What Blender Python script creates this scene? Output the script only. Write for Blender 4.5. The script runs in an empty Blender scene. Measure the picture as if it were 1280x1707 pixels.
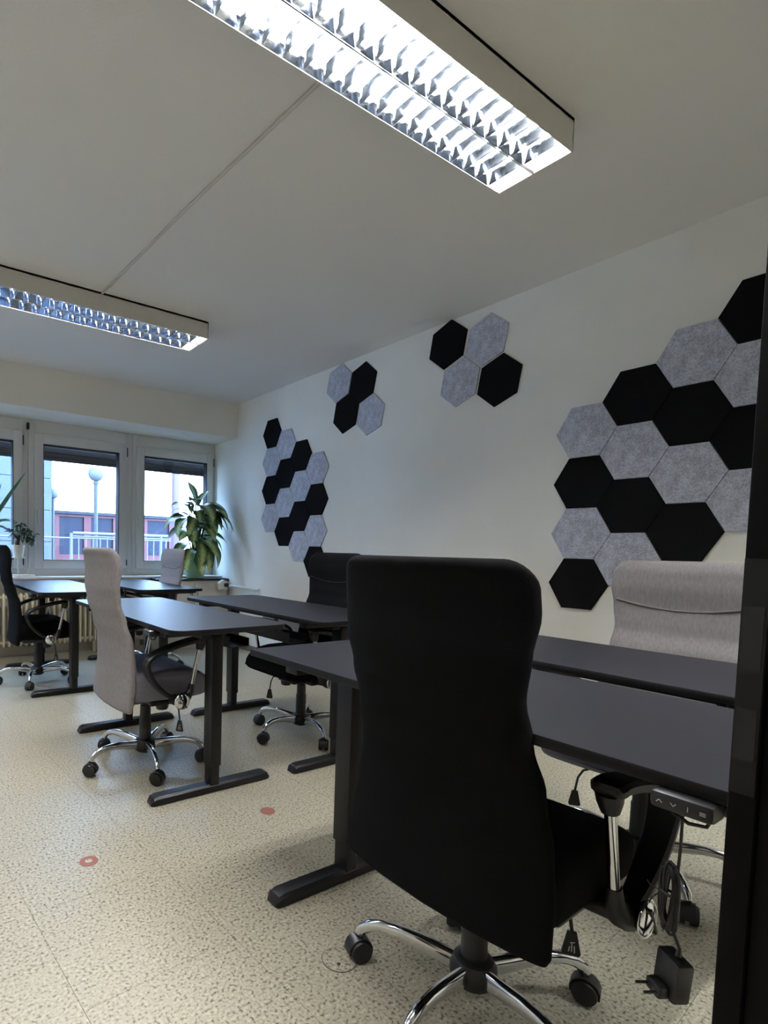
import bpy, bmesh, math, random
from mathutils import Vector, Matrix, Euler
from math import pi, sin, cos, sqrt, radians, atan2
R = radians
random.seed(7)
scn = bpy.context.scene
col = scn.collection

# ------------------------------------------------------------------ camera
CAMZ = 1.05314
W_PX, H_PX = 1280.0, 1707.0
FPX, CX, CY = 929.589, 436.274, 970.007            # focal length and principal point in pixels
YAW, PITCH, ROLL = R(33.58459), R(-3.25043), R(1.33544)
fwd = Vector((sin(YAW) * cos(PITCH), cos(YAW) * cos(PITCH), sin(PITCH)))
r0 = Vector((cos(YAW), -sin(YAW), 0)); u0 = r0.cross(fwd)
rgt = r0 * cos(ROLL) + u0 * sin(ROLL); upv = -r0 * sin(ROLL) + u0 * cos(ROLL)
cam_d = bpy.data.cameras.new('camera'); cam = bpy.data.objects.new('camera', cam_d); col.objects.link(cam)
m = Matrix((rgt, upv, -fwd)).transposed().to_4x4(); m.translation = Vector((0, 0, CAMZ))
cam.matrix_world = m
cam_d.sensor_fit = 'AUTO'; cam_d.sensor_width = 36.0; cam_d.lens = FPX * 36.0 / H_PX
cam_d.shift_x = (W_PX / 2 - CX) / H_PX; cam_d.shift_y = (CY - H_PX / 2) / H_PX
cam_d.clip_start = 0.02; cam_d.clip_end = 300
scn.camera = cam

# ------------------------------------------------------------------ world (overcast daylight)
w = bpy.data.worlds.new('overcast_sky'); scn.world = w; w.use_nodes = True
bg = w.node_tree.nodes['Background']
bg.inputs['Color'].default_value = (0.42, 0.64, 1.0, 1); bg.inputs['Strength'].default_value = 9.0

TUBE_STRENGTH = 82.0
TUBE_COLOR = (1.0, 0.97, 0.945, 1)
scn.view_settings.view_transform = 'Standard'; scn.view_settings.look = 'None'
scn.view_settings.exposure = 1.28; scn.view_settings.gamma = 1.0
scn.view_settings.use_curve_mapping = False
scn.cycles.max_bounces = 10; scn.cycles.diffuse_bounces = 5; scn.cycles.glossy_bounces = 5
scn.cycles.transparent_max_bounces = 12
scn.cycles.use_denoising = True
scn.cycles.sample_clamp_indirect = 6.0
scn.cycles.caustics_reflective = False; scn.cycles.caustics_refractive = False

# ------------------------------------------------------------------ materials
def lin(c):
    return tuple(((v / 255.0) / 12.92 if v / 255.0 <= 0.04045 else ((v / 255.0 + 0.055) / 1.055) ** 2.4) for v in c) + (1.0,)

def mat(name, rgb, rough=0.6, metal=0.0, spec=0.5, emit=None, estr=0.0, noise=0.0, nscale=40.0, bump=0.0, bscale=200.0, sheen=0.0, stretch=None):
    mt = bpy.data.materials.new(name); mt.use_nodes = True
    nt = mt.node_tree; b = nt.nodes['Principled BSDF']
    c = lin(rgb)
    b.inputs['Base Color'].default_value = c; b.inputs['Roughness'].default_value = rough
    b.inputs['Metallic'].default_value = metal; b.inputs['Specular IOR Level'].default_value = spec
    if sheen:
        b.inputs['Sheen Weight'].default_value = sheen; b.inputs['Sheen Roughness'].default_value = 0.4
    tc = nt.nodes.new('ShaderNodeTexCoord'); mp = nt.nodes.new('ShaderNodeMapping')
    nt.links.new(tc.outputs['Object'], mp.inputs['Vector'])
    if stretch: mp.inputs['Scale'].default_value = stretch
    if noise > 0:
        n = nt.nodes.new('ShaderNodeTexNoise'); n.inputs['Scale'].default_value = nscale; n.inputs['Detail'].default_value = 5
        rp = nt.nodes.new('ShaderNodeValToRGB')
        rp.color_ramp.elements[0].position = 0.35; rp.color_ramp.elements[1].position = 0.65
        rp.color_ramp.elements[0].color = tuple(v * (1 - noise) for v in c[:3]) + (1,)
        rp.color_ramp.elements[1].color = tuple(min(1, v * (1 + noise)) for v in c[:3]) + (1,)
        nt.links.new(mp.outputs['Vector'], n.inputs['Vector'])
        nt.links.new(n.outputs['Fac'], rp.inputs['Fac']); nt.links.new(rp.outputs['Color'], b.inputs['Base Color'])
    if bump > 0:
        n2 = nt.nodes.new('ShaderNodeTexNoise'); n2.inputs['Scale'].default_value = bscale; n2.inputs['Detail'].default_value = 3
        bp = nt.nodes.new('ShaderNodeBump'); bp.inputs['Strength'].default_value = bump; bp.inputs['Distance'].default_value = 0.002
        nt.links.new(mp.outputs['Vector'], n2.inputs['Vector'])
        nt.links.new(n2.outputs['Fac'], bp.inputs['Height']); nt.links.new(bp.outputs['Normal'], b.inputs['Normal'])
    if emit is not None:
        b.inputs['Emission Color'].default_value = emit; b.inputs['Emission Strength'].default_value = estr
    return mt

M = {}
M['wall'] = mat('white_wall_paint', (240, 238, 231), 0.75, bump=0.25, bscale=120, noise=0.02, nscale=3)
M['ceiling'] = mat('ceiling_paint', (230, 228, 226), 0.85, bump=0.3, bscale=90)
M['beam'] = mat('beam_paint', (234, 229, 219), 0.8, bump=0.25, bscale=100)
M['corridor'] = mat('corridor_paint', (225, 220, 208), 0.8)
M['black_felt'] = mat('black_felt', (15, 15, 17), 0.95, spec=0.15, noise=0.25, nscale=220, bump=0.5, bscale=500)
M['desk_top'] = mat('black_desk_laminate', (38, 38, 43), 0.43, spec=0.17, noise=0.08, nscale=60, bump=0.12, bscale=700)
M['desk_frame'] = mat('black_powder_coat', (13, 13, 16), 0.42, spec=0.4, bump=0.2, bscale=900)
M['desk_edge'] = mat('black_edge_band', (9, 9, 11), 0.6, spec=0.25)
M['black_fabric'] = mat('black_chair_fabric', (10, 10, 12), 0.95, spec=0.12, bump=0.6, bscale=900, noise=0.15, nscale=300)
M['grey_fabric'] = mat('grey_chair_fabric', (146, 141, 143), 0.92, spec=0.15, bump=0.6, bscale=700, noise=0.10, nscale=160, stretch=(1, 1, 0.25))
M['charcoal_fabric'] = mat('charcoal_seat_fabric', (132, 130, 146), 0.82, spec=0.2, bump=0.5, bscale=700, noise=0.10, nscale=260)
M['piping'] = mat('grey_piping', (120, 110, 106), 0.7)
M['piping_black'] = mat('black_piping', (8, 8, 9), 0.8, spec=0.2)
M['black_plastic'] = mat('black_plastic', (16, 16, 18), 0.45)
M['tag_print'] = mat('white_print', (190, 190, 190), 0.6)
M['chrome'] = mat('chrome', (215, 216, 220), 0.10, metal=1.0)
M['mirror_alu'] = mat('mirror_louvre_aluminium', (222, 226, 232), 0.06, metal=1.0)
M['blade_alu'] = mat('blade_aluminium', (206, 214, 224), 0.10, metal=1.0)
M['white_metal'] = mat('white_fixture_metal', (204, 201, 195), 0.5)
M['tube'] = mat('lit_fluorescent_tube', (255, 250, 240), 0.5, emit=TUBE_COLOR, estr=TUBE_STRENGTH)
M['tube_added'] = mat('lit_added_fill_tube', (255, 250, 240), 0.5, emit=TUBE_COLOR, estr=TUBE_STRENGTH * 0.6)  # dimmer tube for the added fill lights out of view
M['tube_corridor_added'] = mat('lit_added_corridor_tube', (255, 250, 240), 0.5, emit=TUBE_COLOR, estr=TUBE_STRENGTH * 3.2)  # boosted tube for the fill light added in the corridor
M['pvc'] = mat('white_window_profile', (216, 214, 212), 0.35)
M['seal'] = mat('dark_gasket', (50, 48, 50), 0.6)
M['shutter'] = mat('dark_shutter_slat', (74, 66, 66), 0.5)
M['sill'] = mat('white_window_sill', (222, 222, 220), 0.35)
M['radiator'] = mat('cream_radiator_enamel', (222, 212, 186), 0.35)
M['cab'] = mat('cream_cabinet', (205, 198, 188), 0.5)
M['grey_band'] = mat('grey_trunking', (120, 117, 116), 0.5)
M['red_disc'] = mat('red_floor_sticker', (158, 102, 90), 0.6)
M['disc_ring'] = mat('dark_ring', (86, 80, 70), 0.6)
M['pot_white'] = mat('white_ceramic', (226, 222, 212), 0.3)
M['pot_green'] = mat('pale_green_ceramic', (150, 176, 150), 0.35)
M['soil'] = mat('potting_soil', (48, 34, 26), 0.95, noise=0.3, nscale=80)
M['bark'] = mat('brown_bark', (74, 52, 42), 0.9, noise=0.3, nscale=60, bump=0.6, bscale=60)
M['leaf_dark'] = mat('dark_green_leaf', (48, 74, 46), 0.4, noise=0.2, nscale=30)
M['leaf_long'] = mat('long_green_leaf', (72, 108, 72), 0.4, noise=0.2, nscale=20)
M['stem'] = mat('green_stem', (70, 92, 50), 0.6)
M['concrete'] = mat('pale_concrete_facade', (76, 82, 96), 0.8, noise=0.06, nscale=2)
M['white_roof'] = mat('white_facade_upper', (222, 224, 230), 0.7)
M['red_frame'] = mat('red_window_frame', (96, 46, 52), 0.6)
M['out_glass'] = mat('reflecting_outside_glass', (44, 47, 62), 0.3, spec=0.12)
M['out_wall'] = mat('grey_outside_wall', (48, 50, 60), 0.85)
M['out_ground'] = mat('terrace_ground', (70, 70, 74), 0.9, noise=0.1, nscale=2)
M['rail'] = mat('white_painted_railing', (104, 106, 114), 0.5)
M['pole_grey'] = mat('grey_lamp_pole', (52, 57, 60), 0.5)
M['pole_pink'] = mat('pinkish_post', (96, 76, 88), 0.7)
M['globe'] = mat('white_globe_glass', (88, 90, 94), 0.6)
M['black_frame'] = mat('black_door_frame_paint', (4, 3, 4), 0.5, spec=0.10)
M['strike'] = mat('dark_strike_plate', (10, 10, 12), 0.4, spec=0.3)
M['hole'] = mat('black_recess', (4, 4, 4), 0.8)

def felt_grey():
    mt = bpy.data.materials.new('grey_marled_felt'); mt.use_nodes = True; nt = mt.node_tree; b = nt.nodes['Principled BSDF']
    b.inputs['Roughness'].default_value = 0.95; b.inputs['Specular IOR Level'].default_value = 0.1
    tc = nt.nodes.new('ShaderNodeTexCoord')
    n = nt.nodes.new('ShaderNodeTexNoise'); n.inputs['Scale'].default_value = 110; n.inputs['Detail'].default_value = 8; n.inputs['Roughness'].default_value = 0.75
    n2 = nt.nodes.new('ShaderNodeTexNoise'); n2.inputs['Scale'].default_value = 22; n2.inputs['Detail'].default_value = 4
    add = nt.nodes.new('ShaderNodeMath'); add.operation = 'ADD'
    mu = nt.nodes.new('ShaderNodeMath'); mu.operation = 'MULTIPLY'; mu.inputs[1].default_value = 0.35
    nt.links.new(tc.outputs['Object'], n.inputs['Vector']); nt.links.new(tc.outputs['Object'], n2.inputs['Vector'])
    nt.links.new(n2.outputs['Fac'], mu.inputs[0]); nt.links.new(n.outputs['Fac'], add.inputs[0]); nt.links.new(mu.outputs[0], add.inputs[1])
    rp = nt.nodes.new('ShaderNodeValToRGB'); e = rp.color_ramp.elements
    e[0].position = 0.52; e[0].color = lin((152, 154, 168)); e[1].position = 0.82; e[1].color = lin((216, 219, 234))
    nt.links.new(add.outputs[0], rp.inputs['Fac']); nt.links.new(rp.outputs['Color'], b.inputs['Base Color'])
    bp = nt.nodes.new('ShaderNodeBump'); bp.inputs['Strength'].default_value = 0.4; bp.inputs['Distance'].default_value = 0.002
    nt.links.new(n.outputs['Fac'], bp.inputs['Height']); nt.links.new(bp.outputs['Normal'], b.inputs['Normal'])
    return mt
M['grey_felt'] = felt_grey()

def terrazzo():
    mt = bpy.data.materials.new('speckled_floor_tile'); mt.use_nodes = True; nt = mt.node_tree; b = nt.nodes['Principled BSDF']
    tc = nt.nodes.new('ShaderNodeNewGeometry')
    L = nt.links.new
    n1 = nt.nodes.new('ShaderNodeTexNoise'); n1.inputs['Scale'].default_value = 120; n1.inputs['Detail'].default_value = 1.5; n1.inputs['Roughness'].default_value = 0.5
    n2 = nt.nodes.new('ShaderNodeTexNoise'); n2.inputs['Scale'].default_value = 210; n2.inputs['Detail'].default_value = 2
    n3 = nt.nodes.new('ShaderNodeTexNoise'); n3.inputs['Scale'].default_value = 1.6; n3.inputs['Detail'].default_value = 3
    for n in (n1, n2, n3): L(tc.outputs['Position'], n.inputs['Vector'])
    rp = nt.nodes.new('ShaderNodeValToRGB'); e = rp.color_ramp.elements
    e[0].position = 0.30; e[0].color = lin((100, 94, 78)); e[1].position = 0.445; e[1].color = lin((180, 174, 154))
    x = rp.color_ramp.elements.new(0.60); x.color = lin((193, 188, 169))
    y = rp.color_ramp.elements.new(0.72); y.color = lin((210, 206, 188))
    L(n1.outputs['Fac'], rp.inputs['Fac'])
    rp2 = nt.nodes.new('ShaderNodeValToRGB'); e = rp2.color_ramp.elements
    e[0].position = 0.30; e[0].color = (0.5, 0.48, 0.46, 1); e[1].position = 0.37; e[1].color = (1, 1, 1, 1)
    L(n2.outputs['Fac'], rp2.inputs['Fac'])
    mx = nt.nodes.new('ShaderNodeMix'); mx.data_type = 'RGBA'; mx.blend_type = 'MULTIPLY'; mx.inputs['Factor'].default_value = 0.8
    L(rp.outputs['Color'], mx.inputs[6]); L(rp2.outputs['Color'], mx.inputs[7])
    rp3 = nt.nodes.new('ShaderNodeValToRGB'); e = rp3.color_ramp.elements
    e[0].position = 0.3; e[0].color = (0.93, 0.93, 0.93, 1); e[1].position = 0.7; e[1].color = (1.0, 1.0, 1.0, 1)
    L(n3.outputs['Fac'], rp3.inputs['Fac'])
    mx2 = nt.nodes.new('ShaderNodeMix'); mx2.data_type = 'RGBA'; mx2.blend_type = 'MULTIPLY'; mx2.inputs['Factor'].default_value = 1.0
    L(mx.outputs[2], mx2.inputs[6]); L(rp3.outputs['Color'], mx2.inputs[7])
    L(mx2.outputs[2], b.inputs['Base Color'])
    b.inputs['Roughness'].default_value = 0.36; b.inputs['Specular IOR Level'].default_value = 0.45
    bp = nt.nodes.new('ShaderNodeBump'); bp.inputs['Strength'].default_value = 0.1; bp.inputs['Distance'].default_value = 0.001
    L(n1.outputs['Fac'], bp.inputs['Height']); L(bp.outputs['Normal'], b.inputs['Normal'])
    return mt
M['tile'] = terrazzo()
M['joint'] = mat('floor_joint', (128, 121, 104), 0.8)

def pane_mat():
    mt = bpy.data.materials.new('clear_window_glass'); mt.use_nodes = True; nt = mt.node_tree
    for n in list(nt.nodes):
        if n.type != 'OUTPUT_MATERIAL': nt.nodes.remove(n)
    out = [n for n in nt.nodes if n.type == 'OUTPUT_MATERIAL'][0]
    tr = nt.nodes.new('ShaderNodeBsdfTransparent'); tr.inputs['Color'].default_value = (0.93, 0.96, 0.97, 1)
    gl = nt.nodes.new('ShaderNodeBsdfGlossy'); gl.inputs['Roughness'].default_value = 0.02
    mx = nt.nodes.new('ShaderNodeMixShader'); lw = nt.nodes.new('ShaderNodeLayerWeight'); lw.inputs['Blend'].default_value = 0.5
    pw = nt.nodes.new('ShaderNodeMath'); pw.operation = 'POWER'; pw.inputs[1].default_value = 5.0
    fr = nt.nodes.new('ShaderNodeMath'); fr.operation = 'MULTIPLY_ADD'; fr.inputs[1].default_value = 0.9; fr.inputs[2].default_value = 0.03
    nt.links.new(lw.outputs['Facing'], pw.inputs[0]); nt.links.new(pw.outputs[0], fr.inputs[0])
    nt.links.new(fr.outputs[0], mx.inputs[0]); nt.links.new(tr.outputs[0], mx.inputs[1]); nt.links.new(gl.outputs[0], mx.inputs[2])
    nt.links.new(mx.outputs[0], out.inputs['Surface'])
    return mt
M['pane'] = pane_mat()

def variegated():
    mt = bpy.data.materials.new('variegated_dieffenbachia_leaf'); mt.use_nodes = True; nt = mt.node_tree; b = nt.nodes['Principled BSDF']
    uv = nt.nodes.new('ShaderNodeUVMap'); uv.uv_map = 'UVMap'
    sp = nt.nodes.new('ShaderNodeSeparateXYZ'); nt.links.new(uv.outputs[0], sp.inputs[0])
    a = nt.nodes.new('ShaderNodeMath'); a.operation = 'SUBTRACT'; a.inputs[1].default_value = 0.5; nt.links.new(sp.outputs['X'], a.inputs[0])
    ab = nt.nodes.new('ShaderNodeMath'); ab.operation = 'ABSOLUTE'; nt.links.new(a.outputs[0], ab.inputs[0])
    n = nt.nodes.new('ShaderNodeTexNoise'); n.inputs['Scale'].default_value = 14; n.inputs['Detail'].default_value = 4
    mp = nt.nodes.new('ShaderNodeMapping'); mp.inputs['Scale'].default_value = (0.6, 2.5, 1)
    nt.links.new(uv.outputs[0], mp.inputs['Vector']); nt.links.new(mp.outputs[0], n.inputs['Vector'])
    ad = nt.nodes.new('ShaderNodeMath'); ad.operation = 'MULTIPLY_ADD'; ad.inputs[1].default_value = 0.75
    nt.links.new(n.outputs['Fac'], ad.inputs[0]); nt.links.new(ab.outputs[0], ad.inputs[2])
    rp = nt.nodes.new('ShaderNodeValToRGB'); e = rp.color_ramp.elements
    e[0].position = 0.42; e[0].color = lin((186, 196, 132)); e[1].position = 0.66; e[1].color = lin((52, 86, 48))
    x = rp.color_ramp.elements.new(0.53); x.color = lin((110, 142, 82))
    nt.links.new(ad.outputs[0], rp.inputs['Fac']); nt.links.new(rp.outputs['Color'], b.inputs['Base Color'])
    b.inputs['Roughness'].default_value = 0.38
    return mt
M['variegated'] = variegated()

# ------------------------------------------------------------------ mesh helpers
class MB:
    def __init__(s): s.v = []; s.f = []
    def add(s, vs, fs):
        o = len(s.v); s.v += [tuple(v) for v in vs]; s.f += [tuple(i + o for i in f) for f in fs]; return s
    def box(s, x0, x1, y0, y1, z0, z1, c=0.0, mtx=None):
        if c <= 0:
            vs = [(x, y, z) for z in (z0, z1) for y in (y0, y1) for x in (x0, x1)]
            fs = [(0, 2, 3, 1), (4, 5, 7, 6), (0, 1, 5, 4), (2, 6, 7, 3), (0, 4, 6, 2), (1, 3, 7, 5)]
            if mtx: vs = [mtx @ Vector(v) for v in vs]
            return s.add(vs, fs)
        bm = bmesh.new(); bmesh.ops.create_cube(bm, size=1)
        for v in bm.verts:
            v.co = Vector((x0 + (v.co.x + .5) * (x1 - x0), y0 + (v.co.y + .5) * (y1 - y0), z0 + (v.co.z + .5) * (z1 - z0)))
        bmesh.ops.bevel(bm, geom=list(bm.edges), offset=c, segments=2, profile=0.5, affect='EDGES')
        return s.addbm(bm, mtx)
    def addbm(s, bm, mtx=None):
        bm.verts.index_update()
        s.add([(mtx @ v.co if mtx else v.co) for v in bm.verts], [[v.index for v in f.verts] for f in bm.faces]); bm.free(); return s
    def tube(s, pts, rad, seg=10, cap=True):
        pts = [Vector(p) for p in pts]; n = len(pts)
        if not hasattr(rad, '__len__'): rad = [rad] * n
        t0 = (pts[1] - pts[0]).normalized(); a = Vector((0, 0, 1)) if abs(t0.z) < 0.9 else Vector((1, 0, 0))
        nx = t0.cross(a).normalized(); vs = []
        for i, p in enumerate(pts):
            t = ((pts[min(i + 1, n - 1)] - pts[max(i - 1, 0)])).normalized()
            nx = (nx - t * nx.dot(t)).normalized(); ny = t.cross(nx)
            for k in range(seg):
                an = 2 * pi * k / seg; vs.append(p + (nx * cos(an) + ny * sin(an)) * rad[i])
        fs = [(i * seg + k, i * seg + (k + 1) % seg, (i + 1) * seg + (k + 1) % seg, (i + 1) * seg + k) for i in range(n - 1) for k in range(seg)]
        if cap: fs += [tuple(range(seg))[::-1], tuple((n - 1) * seg + k for k in range(seg))]
        return s.add(vs, fs)
    def ribbon(s, pts, wid, thick, axis):           # rectangular band swept along a path; axis = width direction
        pts = [Vector(p) for p in pts]; n = len(pts); ax = Vector(axis).normalized(); vs = []
        if not hasattr(wid, '__len__'): wid = [wid] * n
        if not hasattr(thick, '__len__'): thick = [thick] * n
        for i, p in enumerate(pts):
            t = (pts[min(i + 1, n - 1)] - pts[max(i - 1, 0)]).normalized(); nn = t.cross(ax).normalized()
            w2, t2 = wid[i] / 2, thick[i] / 2; c = min(t2, w2) * 0.55
            for a, b in ((-w2, -t2 + c), (-w2 + c, -t2), (w2 - c, -t2), (w2, -t2 + c), (w2, t2 - c), (w2 - c, t2), (-w2 + c, t2), (-w2, t2 - c)):
                vs.append(p + ax * a + nn * b)
        fs = [(i * 8 + k, i * 8 + (k + 1) % 8, (i + 1) * 8 + (k + 1) % 8, (i + 1) * 8 + k) for i in range(n - 1) for k in range(8)]
        fs += [tuple(range(8))[::-1], tuple((n - 1) * 8 + k for k in range(8))]
        return s.add(vs, fs)
    def lathe(s, prof, seg=24, mtx=None):           # prof: (r, z)
        vs = []; 
        for r_, z in prof:
            for k in range(seg):
                an = 2 * pi * k / seg; vs.append(Vector((max(r_, 1e-4) * cos(an), max(r_, 1e-4) * sin(an), z)))
        n = len(prof)
        fs = [(i * seg + k, i * seg + (k + 1) % seg, (i + 1) * seg + (k + 1) % seg, (i + 1) * seg + k) for i in range(n - 1) for k in range(seg)]
        fs += [tuple(range(seg))[::-1], tuple((n - 1) * seg + k for k in range(seg))]
        if mtx: vs = [mtx @ v for v in vs]
        return s.add(vs, fs)
    def prism(s, outline, z0, z1, c=0.0, mtx=None):  # outline: ccw (x, y)
        n = len(outline)
        if c > 0:
            cx = sum(p[0] for p in outline) / n; cy = sum(p[1] for p in outline) / n
            def ins(p): 
                d = Vector((cx - p[0], cy - p[1])); d.normalize(); return (p[0] + d.x * c, p[1] + d.y * c)
            rows = [([ins(p) for p in outline], z0), (outline, z0 + c), (outline, z1 - c), ([ins(p) for p in outline], z1)]
        else: rows = [(outline, z0), (outline, z1)]
        vs = [Vector((p[0], p[1], z)) for o, z in rows for p in o]
        fs = [(i * n + k, i * n + (k + 1) % n, (i + 1) * n + (k + 1) % n, (i + 1) * n + k) for i in range(len(rows) - 1) for k in range(n)]
        fs += [tuple(range(n))[::-1], tuple((len(rows) - 1) * n + k for k in range(n))]
        if mtx: vs = [mtx @ v for v in vs]
        return s.add(vs, fs)
    def rings(s, rings, cap=True):
        n = len(rings[0]); vs = [p for rg in rings for p in rg]
        fs = [(i * n + k, i * n + (k + 1) % n, (i + 1) * n + (k + 1) % n, (i + 1) * n + k) for i in range(len(rings) - 1) for k in range(n)]
        if cap: fs += [tuple(range(n))[::-1], tuple((len(rings) - 1) * n + k for k in range(n))]
        return s.add(vs, fs)
    def sphere(s, c, r_, seg=20, rng=12, sc=(1, 1, 1)):
        prof = [(r_ * sin(pi * i / rng), -r_ * cos(pi * i / rng)) for i in range(rng + 1)]
        return s.lathe(prof, seg, Matrix.Translation(c) @ Matrix.Diagonal((*sc, 1)))
    def mesh(s, name, material, smooth=True, angle=35):
        me = bpy.data.meshes.new(name); me.from_pydata(s.v, [], s.f); me.materials.append(M[material] if isinstance(material, str) else material)
        bm = bmesh.new(); bm.from_mesh(me); bmesh.ops.recalc_face_normals(bm, faces=bm.faces); bm.to_mesh(me); bm.free()
        if smooth:
            me.polygons.foreach_set('use_smooth', [True] * len(me.polygons)); me.set_sharp_from_angle(angle=R(angle))
        me.update(); return me
    def build(s, name, material, parent=None, smooth=True, angle=35):
        o = bpy.data.objects.new(name, s.mesh(name, material, smooth, angle)); col.objects.link(o)
        if parent is not None: o.parent = parent
        return o

def inst(name, me, parent=None, loc=(0, 0, 0), rz=0.0):
    o = bpy.data.objects.new(name, me); col.objects.link(o)
    if parent is not None: o.parent = parent
    o.location = loc; o.rotation_euler = (0, 0, rz); return o
def tag(o, label=None, cat=None, group=None, kind=None):
    if label: o['label'] = label
    if cat: o['category'] = cat
    if group: o['group'] = group
    if kind: o['kind'] = kind
    return o
def empty(name, loc, rz=0.0):
    o = bpy.data.objects.new(name, None); col.objects.link(o); o.location = loc; o.rotation_euler = (0, 0, rz); o.empty_display_size = 0.1
    return o
def copy_tree(o, parent=None):
    c = o.copy(); col.objects.link(c)
    for k in ('label', 'group'):
        if parent is None and k in c: del c[k]
    if parent is not None: c.parent = parent
    for ch in list(o.children): copy_tree(ch, c)
    return c
def struct(name, mb, material, smooth=False):
    return tag(mb.build(name, material, None, smooth), kind='structure')

# ------------------------------------------------------------------ room dimensions
XW, XL = 3.096, -2.0          # right wall, left wall
YN, YF = 0.08, 5.70           # near wall face, window wall face
ZC = 2.595                    # ceiling
fl = struct('floor', MB().box(XL - .1, XW + .1, -2.4, YF + .12, -0.12, -0.005), 'joint')
# speckled tiles in running bond, turned a few degrees
TS = 0.412; rot = R(4.3)
tile_me = MB().box(-TS / 2 + .0005, TS / 2 - .0005, -TS / 2 + .0005, TS / 2 - .0005, -0.0050, 0.0).mesh('floor_tile', 'tile', False)
ax_c = Vector((cos(rot), sin(rot), 0)); ay_c = Vector((-sin(rot), cos(rot), 0))
# joint line passes (0.76,1.25) and (0.34,1.6); cross joint at (0.576,1.255)
orig = Vector((0.762, 1.245, 0)) - ax_c * TS / 2 + ay_c * TS / 2
ntile = 0
for i in range(-9, 9):
    for j in range(-12, 16):
        c = orig + ax_c * (i * TS) + ay_c * ((j + (0.5 if i % 2 else 0.0)) * TS)
        if c.x < XL + .1 or c.x > XW - .12 or c.y < -0.6 or c.y > YF - .12: continue
        t = inst('floor_tile', tile_me, fl, c, rot); ntile += 1
# strips filling the floor edge to the walls (same tile stuff, cut pieces)
ec = MB().box(XL, XL + .35, -2.4, YF, -0.006, -0.0006).box(XW - .36, XW, -2.4, YF, -0.006, -0.0006).box(XL, XW, YF - .36, YF, -0.006, -0.0007).box(XL, XW, -2.4, -0.3, -0.006, -0.0007)
ec.build('cut_edge_tiles', 'tile', fl, False)

struct('ceiling', MB().box(XL - .1, XW + .1, -2.4, YF + .2, ZC, ZC + .15), 'ceiling')
struct('trim_1', MB().box(XL, XW, 5.20, YF + .12, 2.240, ZC), 'beam')                 # lowered beam over the windows
struct('wall_right', MB().box(XW, XW + .15, -.1, YF + .2, -.1, ZC), 'wall')
struct('wall_left', MB().box(XL - .15, XL, -.1, YF + .2, -.1, ZC), 'wall')
struct('wall_window', MB().box(XL, XW, YF, YF + .14, -.1, 0.755), 'wall')
nw = MB().box(.45, XW, -.08, YN, 2.12, ZC).box(2.95, XW, -.08, YN, 0, ZC).box(XL, -1.50, -.08, YN, 0, ZC).box(-1.50, .45, -.08, YN, 2.12, ZC)  # opening widened to the left to let in more corridor light
struct('wall_door', nw, 'wall')
gw = tag(empty('window_6', (1.75, 0, 0)), kind='structure')      # unseen glazing right of the doorway, added to let corridor light in
gf = MB().box(-1.20, 1.20, -.03, .04, 0, .10, .002).box(-1.20, 1.20, -.03, .04, 2.06, 2.12, .002)
for xx in (-1.20, -.40, .40, 1.14): gf.box(xx, xx + .06, -.03, .04, .10, 2.06, .002)
gf.build('added_partition_frame', 'black_frame', gw)
for xx in (-1.14, -.34, .46): MB().box(xx, xx + .74 if xx < .4 else 1.14, 0, .008, .10, 2.06).build('pane', 'pane', gw, False)
# corridor behind the doorway
struct('wall_corridor', MB().box(XL - .1, XW + .1, -2.5, -2.4, 0, ZC).box(XL - .15, XL - .05, -2.4, -.08, 0, ZC).box(XW + .05, XW + .15, -2.4, -.08, 0, ZC), 'corridor')
struct('baseboard_right', MB().box(XW - .012, XW, YN, YF, 0, .06), 'grey_band')
struct('baseboard_window', MB().box(XL, XW - .012, YF - .012, YF, 0, .06), 'grey_band')

# black door frame at the right edge of the picture, with strike plate
df = tag(empty('door_1', (0, 0, 0)), kind='structure')
jb = MB().box(.450, .475, .1115, .126, 0, 2.16, .0015).box(.4535, .50, -.12, .1115, 0, 2.16, .0015).box(.475, .55, .08, .120, 0, 2.16, .002)
jb.build('frame_post', 'black_frame', df)
MB().box(-1.55, -1.50, -.12, .126, 0, 2.16, .002).box(-1.60, -1.55, .08, .12, 0, 2.16, .002).build('frame_post', 'black_frame', df)
MB().box(-1.50, .45, -.12, .126, 2.11, 2.16, .002).build('frame_lintel', 'black_frame', df)
sp = MB().box(.4492, .4505, .1125, .1255, .905, 1.055).build('strike_plate', 'strike', df)
for z0, z1 in ((.985, 1.025), (.927, .960)):
    MB().box(.4487, .4496, .1140, .1245, z0, z1).build('strike_hole', 'hole', sp)

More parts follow.
